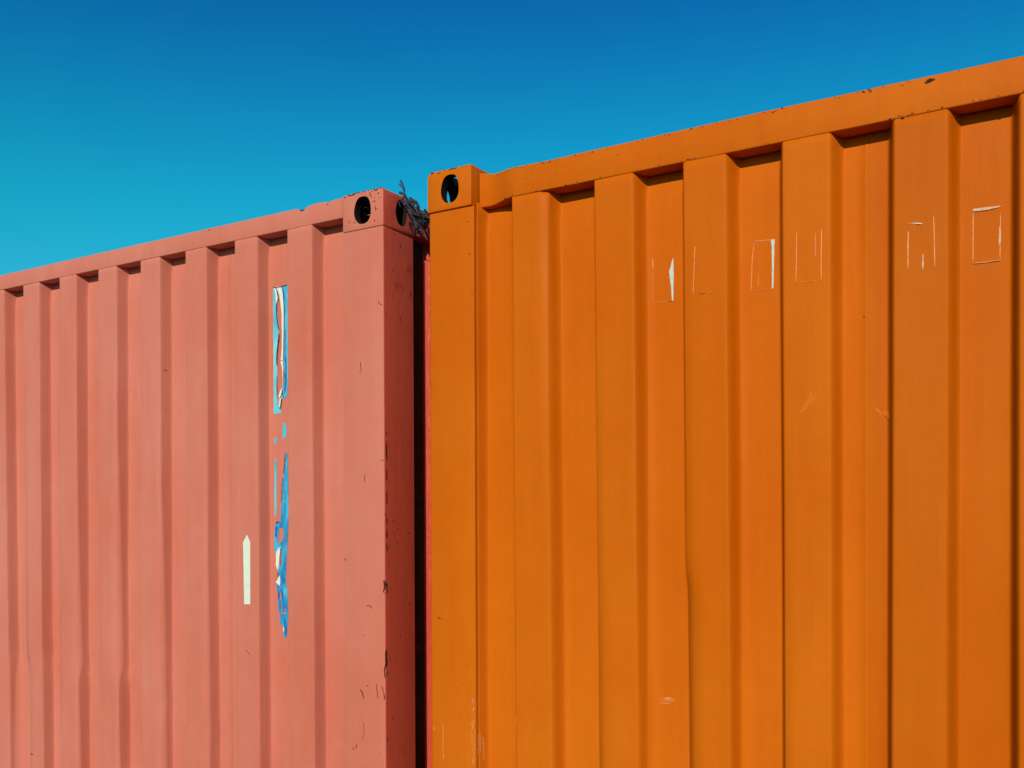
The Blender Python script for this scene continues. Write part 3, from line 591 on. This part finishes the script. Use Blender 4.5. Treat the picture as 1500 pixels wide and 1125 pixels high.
# ------------------------------------------------------------------ stickers, residue, scuffs, chips (all parts of their container)
post_p = lambda x, z: -.004+.0007*nz(x*5, z*1.6, 3)+.0004*nz(x*9, z*6, 3)
post_o = lambda x, z: -.004+.0007*nz(x*5, z*1.6, 8)+.0004*nz(x*9, z*6, 8)
def pink_y(x, z): return (post_p(x, z) if x > -.684 else pfn(x, z)) if z < .847 else (-.0052 if x > -.69 else p_y(x))
def orange_y(x, z): return (post_o(x, z) if x < -.189 else ofn(x, z)) if z < .851 else (-.011 if x < -.19 else o_y(x))
D = {'A_left':[[-1.0418,0.7317],[-1.0299,0.7289],[-1.0157,0.6903],[-1.024,0.671],[-1.0242,0.6462],[-1.0194,0.6186],[-1.0135,0.5775],[-1.0198,0.5691],[-1.0226,0.5243],[-1.0244,0.4613],[-1.0234,0.4161],[-1.0251,0.3575],[-1.0203,0.3301],[-1.0104,0.3206],[-1.0062,0.3023],[-1.0407,0.3005],[-1.0413,0.4626],[-1.0422,0.5984]],'A_right':[[-1.003,0.7292],[-0.9874,0.7309],[-0.972,0.7299],[-0.9708,0.6359],[-0.9721,0.5466],[-0.972,0.4795],[-0.975,0.4126],[-0.9791,0.3569],[-0.9903,0.3509],[-1.0058,0.3541],[-0.9963,0.3782],[-0.9898,0.4137],[-0.9913,0.4587],[-0.993,0.4813],[-0.9886,0.5706],[-0.988,0.6602],[-0.9938,0.7057]],'A_white':[[-1.0261,0.7298],[-1.003,0.727],[-0.9938,0.7057],[-0.9892,0.6603],[-0.9905,0.5708],[-0.9928,0.5037],[-0.9955,0.4792],[-0.9914,0.4497],[-0.9917,0.4138],[-0.995,0.3826],[-1.0026,0.3674],[-1.0089,0.3543],[-1.0151,0.3569],[-1.0087,0.3745],[-0.9993,0.3874],[-0.996,0.4141],[-0.997,0.4501],[-1.0049,0.4768],[-1.0003,0.5043],[-0.9979,0.5715],[-0.9993,0.639],[-1.0064,0.6847],[-1.0125,0.7079]],'A_white2':[[-1.0361,0.7297],[-1.0249,0.7207],[-1.0151,0.6947],[-1.019,0.6749],[-1.0253,0.6666],[-1.0264,0.687],[-1.0281,0.7098]],'A_white3':[[-1.012,0.3522],[-1.0014,0.3538],[-1.006,0.3248],[-1.0104,0.3161],[-1.0153,0.3299]],'B1':[[-0.9947,0.268],[-0.9845,0.2676],[-0.9821,0.2546],[-0.9848,0.2254],[-0.9915,0.2139],[-1.0001,0.2168],[-1.0009,0.2481]],'B2':[[-1.0385,0.2201],[-1.022,0.2195],[-1.0257,0.2086],[-1.0335,0.1959],[-1.0396,0.2091]],'B3':[[-1.0375,0.1498],[-1.0287,0.1496],[-1.0294,0.0571],[-1.03,-0.0168],[-1.0328,-0.0464],[-1.0379,-0.0465],[-1.041,0.0202],[-1.0394,0.0943]],'B4':[[-0.9863,0.1704],[-0.9787,0.1665],[-0.9771,0.1115],[-0.9761,0.0382],[-0.975,-0.0168],[-0.9758,-0.0535],[-0.9754,-0.0539],[-0.9803,-0.1316],[-0.9846,-0.2094],[-0.9883,-0.2757],[-0.9814,-0.287],[-0.9793,-0.3647],[-0.9797,-0.4113],[-0.9852,-0.4273],[-0.9826,-0.4427],[-0.9907,-0.4569],[-1.0004,-0.4517],[-0.9986,-0.4243],[-1.0012,-0.4147],[-1.0146,-0.4117],[-1.0171,-0.3786],[-1.0235,-0.3672],[-1.0249,-0.3281],[-1.03,-0.2892],[-1.0353,-0.2659],[-1.0216,-0.2497],[-1.0225,-0.2302],[-1.0321,-0.207],[-1.0318,-0.1678],[-1.0427,-0.1642],[-1.0423,-0.1131],[-1.0376,-0.07],[-1.0228,-0.0612],[-1.0124,-0.0685],[-1.0095,-0.0168],[-1.0043,0.0016],[-1.0012,0.0752],[-0.996,0.0935],[-0.9906,0.1302]],'H':[[[-1.0192,-0.0854],[-1.0014,-0.0833],[-0.9962,-0.1046],[-1.0017,-0.1281],[-1.0207,-0.1382],[-1.0261,-0.1325],[-1.0194,-0.1089]],[[-1.0155,-0.1635],[-1.0073,-0.1555],[-1.0077,-0.2101],[-1.0202,-0.2145]],[[-1.0165,-0.2964],[-1.003,-0.2958],[-1.0005,-0.3191],[-1.0167,-0.3277]],[[-1.0115,-0.347],[-0.9953,-0.3442],[-0.9927,-0.3615],[-1.0062,-0.3643]],[[-1.016,-0.3715],[-1.0035,-0.3684],[-0.9912,-0.37],[-0.9912,-0.377],[-1.0036,-0.3747],[-1.0144,-0.3769]]],'B_white':[[-1.0318,-0.1678],[-1.0154,-0.1479],[-1.0089,-0.1497],[-1.0167,-0.1831],[-1.0202,-0.2105],[-1.0241,-0.2302],[-1.0332,-0.211]],'B_white2':[[-1.0336,-0.2659],[-1.0161,-0.2456],[-1.0119,-0.265],[-1.0153,-0.2807],[-1.0326,-0.2697]],'B_white3':[[-1.0012,-0.4206],[-0.9975,-0.4203],[-0.9976,-0.434],[-1.0008,-0.4322]],'arrow':[[-1.1433,-0.1337],[-1.1242,-0.1089],[-1.1095,-0.1331],[-1.1102,-0.3442],[-1.1393,-0.3458]],'res':{'R1':[[[[0.3439,0.638],[0.3442,0.6213],[0.3442,0.608]],0.00314,'p',0.0456],[[[0.3441,0.6046],[0.3437,0.5647],[0.3428,0.5231]],0.00157,'f',0.0456],[[[0.3435,0.5213],[0.3693,0.5204],[0.4011,0.519]],0.00157,'f',0.0456],[[[0.4014,0.6301],[0.3979,0.6223],[0.3897,0.5937],[0.3952,0.555],[0.3979,0.5201],[0.4011,0.519],[0.4023,0.5805]],0,'w',0.0456],[[[0.3847,0.5881],[0.3943,0.5921]],0.00157,'d',0.0456],[[[0.387,0.52],[0.3993,0.5186]],0.00118,'d',0.0456]],'R2':[[[[0.4775,0.6383],[0.4761,0.6225],[0.4754,0.6067]],0.00274,'p',0],[[[0.4758,0.6066],[0.474,0.5622],[0.4722,0.5193]],0.00196,'p',0],[[[0.4873,0.5185],[0.5039,0.5178]],0.00118,'d',0],[[[0.5039,0.5181],[0.5286,0.5205]],0.00118,'f',0]],'R3':[[[[0.614,0.6399],[0.6091,0.6013],[0.6057,0.5198]],0.00196,'p',0.0456],[[[0.614,0.6415],[0.6378,0.6401],[0.6645,0.6377]],0.00196,'p',0.0456],[[[0.6551,0.6391],[0.6651,0.6386],[0.6639,0.6217],[0.6628,0.5783],[0.6612,0.5194],[0.6577,0.5183],[0.6578,0.579],[0.6579,0.6225]],0,'w',0.0456],[[[0.6089,0.5188],[0.6344,0.5189],[0.6596,0.518]],0.00118,'f',0.0456],[[[0.625,0.5614],[0.6233,0.5271]],0.00157,'f',0.0456]],'R4':[[[[0.7296,0.6374],[0.7289,0.5715],[0.7277,0.5172]],0.00194,'p',0],[[[0.7729,0.6279],[0.7729,0.6052],[0.7734,0.5824],[0.7717,0.5713]],0.00299,'f',0],[[[0.7874,0.6342],[0.7862,0.575],[0.7861,0.5156]],0.00224,'p',0],[[[0.7277,0.5161],[0.7577,0.5152],[0.7867,0.5155]],0.00149,'f',0]],'R5':[[[[0.9759,0.6003],[0.9753,0.568],[0.9753,0.5173]],0.00336,'p',0],[[[1.0281,0.6262],[1.0292,0.5701],[1.0304,0.514]],0.00252,'p',0],[[[0.9746,0.6173],[0.9837,0.6165]],0.0028,'f',0],[[[0.9837,0.6165],[0.9931,0.615],[1.0053,0.6123]],0.00336,'w',0],[[[0.9931,0.613],[1.0025,0.6103]],0.0014,'d',0],[[[0.9846,0.601],[0.994,0.5981]],0.0014,'f',0],[[[1.0062,0.5454],[1.0061,0.5293],[1.0058,0.5113]],0.00392,'w2',0],[[[1.0174,0.6308],[1.0285,0.6312]],0.00112,'f',0],[[[1.0099,0.6252],[1.0266,0.6245]],0.00084,'f',0]],'R6':[[[[1.1008,0.6371],[1.1026,0.6408],[1.134,0.6396],[1.1561,0.6388],[1.1552,0.636],[1.1411,0.6354],[1.1304,0.6336],[1.1017,0.6348]],0,'w2',0.0456],[[[1.1017,0.6342],[1.1304,0.6328],[1.1561,0.6365]],0.0014,'d',0.0456],[[[1.1022,0.6329],[1.1017,0.58],[1.1017,0.522]],0.00252,'p',0.0456],[[[1.1556,0.6232],[1.1552,0.5917],[1.1545,0.5208]],0.00196,'p',0.0456],[[[1.1534,0.5959],[1.152,0.5606],[1.1527,0.5526],[1.1563,0.56],[1.1563,0.5836]],0,'w2',0.0456],[[[1.1017,0.5212],[1.1268,0.5206],[1.1543,0.5212]],0.00196,'p',0.0456],[[[1.1017,0.5198],[1.1268,0.5192],[1.1543,0.5192]],0.00112,'d',0.0456]]},'scuff':[[[[-0.204,-0.5697],[-0.193,-0.5669],[-0.1931,-0.5792],[-0.2021,-0.5829]],0,'w2',-0.008],[[[-0.197,-0.5903],[-0.1867,-0.5918],[-0.1881,-0.6107],[-0.1945,-0.6087]],0,'w2',-0.008],[[[-0.2042,-0.6098],[-0.1945,-0.6141],[-0.196,-0.657],[-0.1896,-0.6615],[-0.2025,-0.6604]],0,'f',-0.008],[[[-0.1832,-0.6554],[-0.1755,-0.6651],[-0.1758,-0.713],[-0.1868,-0.7412],[-0.203,-0.7675],[-0.2094,-0.7604],[-0.1932,-0.7367],[-0.1815,-0.7085]],0,'f',-0.008],[[[-0.2029,-0.7408],[-0.1848,-0.7345],[-0.1887,-0.7468],[-0.2029,-0.7541]],0,'w2',-0.008],[[[-0.3402,-0.6693],[-0.3294,-0.6653],[-0.3281,-0.6744],[-0.3382,-0.6773]],0,'w2',-0.008],[[[-0.0629,-0.603],[-0.0519,-0.6002],[-0.0496,-0.6197],[-0.06,-0.6235]],0,'f',0],[[[-0.0599,-0.6053],[-0.0544,-0.6046],[-0.055,-0.6162],[-0.0593,-0.6167]],0,'w2',0],[[[0.3479,-0.5302],[0.3662,-0.5137],[0.3869,-0.5081],[0.4048,-0.5096],[0.4063,-0.519],[0.3868,-0.5245],[0.361,-0.5361]],0,'f',0.0456],[[[0.374,-0.5128],[0.3971,-0.5089],[0.4012,-0.5172],[0.3817,-0.5222]],0,'w2',0.0456],[[[-0.3043,-0.6486],[-0.3025,-0.6756],[-0.3047,-0.7195],[-0.3016,-0.7573]],0.00285,'f',-0.008]],'pchip':[[[[-0.5975,0.0879],[-0.5999,0.0741],[-0.5984,0.062]],0.0022],[[[-0.5337,0.1308],[-0.5245,0.1276]],0.002],[[[-0.5202,-0.0342],[-0.5194,-0.0384]],0.003],[[[-0.6835,-0.1774],[-0.6755,-0.1827]],0.003],[[[-0.593,-0.3196],[-0.5774,-0.3212],[-0.5735,-0.3282]],0.0022],[[[-0.6092,-0.4113],[-0.6069,-0.4147]],0.003],[[[-0.5267,-0.2397],[-0.5223,-0.2604],[-0.5285,-0.2755]],0.0035],[[[-0.523,-0.2393],[-0.5194,-0.2494],[-0.5253,-0.2581]],0.004],[[[-0.5269,-0.2752],[-0.5211,-0.2778]],0.002],[[[-0.5192,-0.4491],[-0.5207,-0.4708],[-0.5194,-0.4934],[-0.5254,-0.5166],[-0.5226,-0.5391]],0.003],[[[-0.5957,-0.3205],[-0.5771,-0.3206],[-0.5742,-0.329]],0.0018],[[[-0.6236,-0.5834],[-0.6146,-0.5912],[-0.6072,-0.6118]],0.0035],[[[-0.5564,-0.5606],[-0.555,-0.5765],[-0.5508,-0.6046]],0.002],[[[-0.5381,-0.5622],[-0.5308,-0.574],[-0.5237,-0.6017],[-0.5288,-0.6063]],0.0022],[[[-0.5972,-0.5704],[-0.5898,-0.5702]],0.003],[[[-0.6092,-0.6859],[-0.6064,-0.7144],[-0.6133,-0.7413]],0.0012],[[[-0.636,-0.7529],[-0.6415,-0.774]],0.002],[[[-0.6552,-0.7758],[-0.6475,-0.769]],0.002],[[[-0.5467,-0.7726],[-0.5445,-0.7741]],0.003],[[[-0.5464,-0.7269],[-0.5442,-0.7283]],0.003],[[[-0.6477,-0.5649],[-0.6447,-0.5664]],0.003],[[[-0.609,-0.4117],[-0.6068,-0.4144]],0.003],[[[-0.6147,0.4378],[-0.6121,0.4058]],0.002],[[[-0.6177,0.4041],[-0.6149,0.4017]],0.004],[[[-0.5398,0.62],[-0.5398,0.6075]],0.002],[[[-0.5344,0.609],[-0.5264,0.6039]],0.003],[[[-2.4005,-1.0285],[-2.3813,-1.0315]],0.004],[[[-1.131,-0.501],[-1.1114,-0.518]],0.0015],[[[-1.5689,0.4883],[-1.5652,0.4855]],0.003]],'ochip':[[[[-0.1957,0.5993],[-0.1933,0.5971]],0.004],[[[-0.2113,0.8093],[-0.2089,0.807]],0.004],[[[-0.2046,0.7161],[-0.2022,0.7138]],0.004],[[[-0.3218,-0.341],[-0.3144,-0.3426],[-0.3094,-0.3443]],0.003],[[[-0.2176,-0.475],[-0.2152,-0.4767]],0.003],[[[-0.2346,-0.5281],[-0.2322,-0.5298]],0.002],[[[-0.2155,-0.542],[-0.2131,-0.5438]],0.003],[[[-0.2013,-0.5741],[-0.1966,-0.5776]],0.003],[[[-0.1943,-0.601],[-0.192,-0.6046]],0.003],[[[0.2032,-0.3297],[0.2052,-0.3314]],0.003],[[[0.9087,0.1267],[0.9102,0.1266]],0.003],[[[0.8714,0.43],[0.8729,0.4251]],0.003],[[[0.0189,-0.7236],[0.0211,-0.7252]],0.003]],'wires':[[[-0.5517,0.12,1.0248],[-0.5395,0.116,1.0064],[-0.531,0.112,0.9879],[-0.5261,0.108,0.9673],[-0.5169,0.104,0.9446],[-0.5002,0.1,0.9208]],[[-0.5641,0.13,1.0177],[-0.5483,0.1225,1.004],[-0.5341,0.115,0.985],[-0.5276,0.1075,0.9617],[-0.5182,0.1,0.9352]],[[-0.542,0.11,1.0181],[-0.5283,0.105,0.9927],[-0.5223,0.1,0.9702],[-0.5268,0.095,0.9553],[-0.5284,0.09,0.9457]],[[-0.5397,0.1,0.979],[-0.5261,0.1057,0.971],[-0.5144,0.1114,0.9519],[-0.4953,0.1171,0.9502],[-0.4872,0.1229,0.9389],[-0.4863,0.1286,0.9231],[-0.4727,0.1343,0.9109],[-0.4609,0.14,0.9098]],[[-0.5102,0.09,0.9568],[-0.5022,0.098,0.9405],[-0.494,0.106,0.9327],[-0.4823,0.114,0.9158],[-0.4707,0.122,0.8817],[-0.4519,0.13,0.8693]],[[-0.5061,0.08,0.9392],[-0.4949,0.084,0.9214],[-0.4803,0.088,0.8973],[-0.4693,0.092,0.8683],[-0.4618,0.096,0.8511],[-0.4472,0.1,0.8357]],[[-0.5071,0.07,0.9395],[-0.4954,0.08,0.9176],[-0.4889,0.09,0.9134],[-0.4753,0.1,0.8996],[-0.4582,0.11,0.8682],[-0.4516,0.12,0.8554]],[[-0.499,0.08,0.9238],[-0.4829,0.0867,0.8918],[-0.4792,0.0933,0.8759],[-0.472,0.1,0.8537]],[[-0.5057,0.14,0.9538],[-0.4873,0.13,0.9265],[-0.4727,0.12,0.8986],[-0.4545,0.11,0.8818],[-0.4293,0.1,0.8921]],[[-0.4833,0.12,0.9232],[-0.4813,0.1125,0.8981],[-0.4614,0.105,0.876],[-0.4382,0.0975,0.8591],[-0.422,0.09,0.8659]],[[-0.5115,0.11,0.9482],[-0.495,0.112,0.9373],[-0.4752,0.114,0.906],[-0.4625,0.116,0.9045],[-0.4535,0.118,0.8836],[-0.4444,0.12,0.8657]],[[-0.4505,0.1,0.8956],[-0.4421,0.1075,0.8735],[-0.4513,0.115,0.8598],[-0.4712,0.1225,0.8591],[-0.4876,0.13,0.8749]],[[-0.5089,0.13,0.9358],[-0.4936,0.1333,0.9054],[-0.4891,0.1367,0.871],[-0.5026,0.14,0.8537]],[[-0.5388,0.15,0.9752],[-0.5184,0.1425,0.9638],[-0.4947,0.135,0.9348],[-0.4677,0.1275,0.8997],[-0.4479,0.12,0.8889]],[[-0.486,0.05,0.939],[-0.4914,0.0433,0.9297],[-0.4915,0.0367,0.9195],[-0.481,0.03,0.9048]]],'edges':[[[[-1.0261,0.7298],[-1.0199,0.7133],[-1.0151,0.6902],[-1.0234,0.6709],[-1.0242,0.6417],[-1.0195,0.6096],[-1.0122,0.581]],0.0022],[[[-1.0098,0.5704],[-1.0175,0.5328],[-1.0228,0.4972],[-1.0231,0.4657]],0.0032],[[[-0.9999,0.7266],[-0.992,0.7055],[-0.988,0.6602],[-0.9886,0.5706],[-0.9911,0.4856]],0.0014],[[[-0.9968,0.4793],[-1.0049,0.4777]],0.0025],[[[-0.9908,0.4497],[-0.9923,0.4139],[-0.9987,0.3784],[-0.9927,0.3533]],0.0018],[[[-1.0014,0.3516],[-1.0053,0.3293],[-1.0104,0.3161]],0.003],[[[-1.0418,0.7304],[-1.0186,0.7257],[-0.972,0.7308]],0.0022],[[[-1.0221,0.4295],[-1.023,0.389],[-1.0214,0.3573]],0.0014],[[[-1.0322,-0.0719],[-1.0267,-0.0652],[-1.0158,-0.0651]],0.003],[[[-1.0127,-0.1478],[-1.0069,-0.1711],[-1.0094,-0.2141]],0.0016],[[[-1.0241,-0.2322],[-1.0216,-0.2497],[-1.0325,-0.2658]],0.0016],[[[-1.0187,-0.2965],[-1.0189,-0.3239]],0.0014],[[[-0.9863,0.1686],[-0.9891,0.1301],[-0.9944,0.0972]],0.0022],[[[-0.9975,0.0862],[-1.0018,0.0568],[-1.0053,-0.0021]],0.0016]],'deepblue':[[[[-0.9854,0.503],[-0.9833,0.458],[-0.9836,0.4132],[-0.9889,0.3687]],0.0075],[[[-0.9848,0.5837],[-0.9854,0.503]],0.003],[[[-0.9937,0.7236],[-0.9866,0.6824]],0.004],[[[-1.03,-0.0777],[-1.0325,-0.1169]],0.012],[[[-1.0025,-0.2373],[-0.9974,-0.2722]],0.015],[[[-1.011,-0.2884],[-0.9979,-0.3346],[-1.0008,-0.362]],0.01],[[[-0.9956,-0.389],[-0.9878,-0.4275],[-0.9917,-0.4472]],0.008]]}
mb = MB()
mb.add(slab(ragged(D['A_left'], .0012, .006, 1), [], pfn, .0012, .001), 0)
mb.add(slab(ragged(D['A_right'], .0014, .006, 2), [], pfn, .0012, .001), 1)
mb.add(slab(ragged(D['A_white'], .0010, .006, 3), [], pfn, .0042, .0022), 2)
mb.add(slab(ragged(D['A_white2'], .0010, .006, 4), [], pfn, .0036, .0018), 2)
mb.add(slab(ragged(D['A_white3'], .0010, .006, 5), [], pfn, .0030, .0018), 2)
def extras(mb, zlo, zhi):
    for q, (pts, wd) in enumerate(D['edges']):
        if zlo < pts[0][1] < zhi: mb.add(slab(ribbon(pts, wd, q*3, True, .004), [], pfn, .0046, .0004), 3)
    for q, (pts, wd) in enumerate(D['deepblue']):
        if zlo < pts[0][1] < zhi: mb.add(slab(ribbon(pts, wd, q*5+1, True, .006), [], pfn, .0020, .0004), 4)
extras(mb, .295, 2)
o = mb.obj('torn_sticker', [SKYBLUE, MIDBLUE, BACKING, LINE, DEEP], pink); tag(o, 'pale blue strip with its white backing torn and curling down the middle')
mb = MB()
for k in ('B1', 'B2', 'B3'): mb.add(slab(ragged(D[k], .0014, .005, 6), [], pfn, .0012, .001), 0)
mb.add(slab(ragged(D['B4'], .0016, .006, 8), [ragged(h, .001, .005, 3) for h in D['H']], pfn, .0014, .0012), 1)
for k in ('B_white', 'B_white2', 'B_white3'): mb.add(slab(ragged(D[k], .0010, .005, 9), [], pfn, .0028, .0012), 2)
extras(mb, -2, .295)
o = mb.obj('torn_sticker', [SKYBLUE, DEEPBLUE, BACKING, LINE, DEEP], pink); tag(o, 'darker blue ragged remains of a sticker with holes torn through')
o = obj('arrow_sticker', *slab(dense(D['arrow'], .03), [], pfn, .0012, .0012), ARROW, pink); tag(o, 'cream sticker shaped like an arrow pointing up')
keys = ['p', 'f', 'w', 'w2', 'd']; RM = [RES[k] for k in keys]
for ri, (name, items) in enumerate(sorted(D['res'].items())):
    mb = MB()
    for j, (pts, wd, c, dy) in enumerate(items):
        if wd: mb.add(slab(ribbon(pts, wd*.68, ri*7+j), [], ofn, .0010 if c != 'd' else .0014, .0008), keys.index(c))
        else: mb.add(slab(ragged(pts, .0006, .006, j), [], ofn, .0014 if c == 'w2' else .0020, .0014), keys.index(c))
    mb.obj('sticker_residue', RM, orange)
rs = random.Random(21)
for j, (pts, wd, c, dy) in enumerate(D['scuff']):        # each scuff is a bundle of short rubbed strokes in one direction
    mb = MB()
    if wd: mb.add(slab(ribbon(pts, wd, j), [], orange_y, .0005, .0004), 1)
    else:
        x0, x1 = min(p[0] for p in pts), max(p[0] for p in pts); z0, z1 = min(p[1] for p in pts), max(p[1] for p in pts)
        wide = (x1-x0) > (z1-z0); cnt = 3+int(900*max(x1-x0, z1-z0)*.07)
        for k in range(cnt):
            a, b = rs.random(), rs.random()
            if wide:
                l = (x1-x0)*rs.uniform(.25, .7); x = x0+(x1-x0-l)*a; z = z0+(z1-z0)*(.2+.6*b)
                p_ = [(x, z), (x+l*.5, z+rs.gauss(0, .0012)), (x+l, z+rs.gauss(.001, .001))]
            else:
                l = (z1-z0)*rs.uniform(.2, .6); z = z0+(z1-z0-l)*a; x = x0+(x1-x0)*(.15+.7*b)
                p_ = [(x, z), (x+rs.gauss(0, .0010), z+l*.5), (x+rs.gauss(0, .0015), z+l)]
            mb.add(slab(ribbon(p_, rs.uniform(.0010, .0028), j*9+k, True, .002), [], orange_y, .0005+.00006*k, .0004), 3 if (c == 'w2' and k % 3 == 0) else 1)
    o = mb.obj('paint_scuff', RM, orange)
    if len(mb.f) > 0: tag(o, kind='stuff')
for q, (x0, z0, dx, dz) in enumerate(((.742, .205, .035, .07), (.905, .215, .02, -.03))):   # faint rubbed places
    mb = MB()
    for k in range(9):
        a = rs.random(); l = rs.uniform(.3, .6); ox = rs.gauss(0, .006)
        x, z = x0+dx*a*.5+ox, z0+dz*a*.5
        mb.add(slab(ribbon([(x, z), (x+dx*l*.5+rs.gauss(0, .001), z+dz*l*.5), (x+dx*l, z+dz*l)], rs.uniform(.003, .007), k+q*11, True, .004), [], orange_y, .0004+.00005*k, .0003), 0)
    tag(mb.obj('paint_scuff', [RUB], orange), kind='stuff')
def chips(parent, yf, lines, strokes, seedn):
    rnd_ = random.Random(seedn); mb = MB()
    for pts, wd in strokes:
        mb.add(slab(ribbon(pts, wd, rnd_.random()*50, True, .003), [], yf, .0006, .0006), 0)
    for (x0, x1, zf, count, spread, sz) in lines:
        centres = [rnd_.uniform(x0, x1) for _ in range(max(2, count//5))]
        for _ in range(count):
            x = rnd_.choice(centres)+rnd_.gauss(0, .025) if rnd_.random() < .65 else rnd_.uniform(x0, x1)
            if not x0 < x < x1: continue
            z = zf(x)-abs(rnd_.gauss(0, spread)); s = sz*rnd_.uniform(.35, 1)**1.5
            z = zf(x)+(z-zf(x))*(1 if spread > 0 else -1)
            mb.add(slab(blob(x, z, s*rnd_.uniform(.8, 2.0), s*rnd_.uniform(.5, 1.0), rnd_.random()*99), [], yf, .0005, .0006), 0 if rnd_.random() < .7 else 1)
    o = mb.obj('paint_chips', [CHIP, CHIP_L], parent); tag(o, kind='stuff')
    return o
chips(pink, pink_y, [(-.680, -.525, lambda x: .9640, 46, .004, .0030), (-.60, -.53, lambda x: .955, 26, .03, .0022), (-.66, -.62, lambda x: .885, 12, .010, .0016), (-2.5, -.7, lambda x: p_top(x)-.003, 14, .003, .0018),
                     (-2.5, -.7, lambda x: p_bot(x)+.005, 8, .002, .0015)],
      D['pchip']+[[[(-.574, .957), (-.571, .948), (-.565, .939)], .003], [[(-.588, .949), (-.587, .941)], .003], [[(-.553, .912), (-.549, .903), (-.552, .897)], .0026], [[(-.560, .928), (-.556, .922)], .003], [[(-.556, .871), (-.553, .862)], .0022], [[(-.66, .880), (-.655, .877)], .003], [[(-.64, .873), (-.632, .871)], .0026], [[(-.869, .9520), (-.860, .9470), (-.850, .9505)], .0042], [[(-.752, .952), (-.747, .946)], .003]], 5)
def up(zf): return lambda x: zf(x)
chips(orange, orange_y, [(-.17, 1.25, lambda x: o_top(x)-.0025, 64, .0030, .0022), (-.17, 1.25, lambda x: o_bot(x)+.0055, 60, .0022, .0022), (-.335, -.20, lambda x: .9690, 26, .002, .0026),
                         (-.05, .35, lambda x: .92, 10, .02, .0020), (1.0, 1.08, lambda x: .925, 4, .004, .006)],
      D['ochip'], 9)
# chips and gouges on the pink post's end face (x = const plane)
rn = random.Random(4); mb = MB()
def endslab(poly, m, off=.0006):
    v, f = slab(poly, [], lambda a, b: 0, off, .0005)      # a = depth y, b = z
    mb.add(([(-.5217+.0006-y+.0008*nz(x*5+3, (z-H)*1.4, 3), x, z) for x, y, z in v], f), m)
for k in range(10):
    y = rn.uniform(.012, .14); z = .83-abs(rn.gauss(0, .12))-.01; a = rn.uniform(-1.2, 1.2); L_ = rn.uniform(.006, .022)
    endslab(ribbon([(y, z), (y+L_*.5*math.sin(a), z-L_*.6), (y+L_*.2*math.sin(a*3), z-L_)], rn.uniform(.0012, .0026), k), 0)
for k in range(26):
    y = rn.uniform(.012, .145); z = rn.uniform(-.75, .84); s = rn.uniform(.0008, .0022)
    endslab(blob(y, z, s, s*rn.uniform(.8, 2.5), k), rn.choice((0, 0, 1)))
for k in range(14):
    z = rn.uniform(-.75, .3); endslab(ribbon([(.004, z), (.006, z-rn.uniform(.01, .04))], .003, k), 0)
o = mb.obj('paint_chips', [CHIP, CHIP_L], pink); tag(o, kind='stuff')

# ------------------------------------------------------------------ the knot of wire in the gap
T = empty('wire_tangle', (-.47, .12, H+.90)); tag(T, 'knot of black wire sprouting from the hole in the pink corner and filling the gap', 'wire')
rw = random.Random(8)
for i, wpts in enumerate(D['wires']):
    v, f = tube([(a, b, c+H) for a, b, c in wpts], (.0034, .0028, .0024)[i % 3]*(1.3 if 3 <= i <= 8 else 1), 7, .5)
    obj('wire_strand', v, f, WIRE2 if i in (0, 1, 2) else WIRE, T, True)
for i in range(3):
    a = .5+.5*rw.random(); bx_, bz_ = -.515+.13*a, .935-.075*a
    pts = []
    for k in range(5):
        pts.append((bx_+rw.gauss(0, .018), .10+rw.gauss(0, .03), bz_-.012+H+rw.gauss(0, .009)))
    v, f = tube(pts, rw.uniform(.002, .0034), 6, .6)
    obj('wire_strand', v, f, WIRE, T, True)
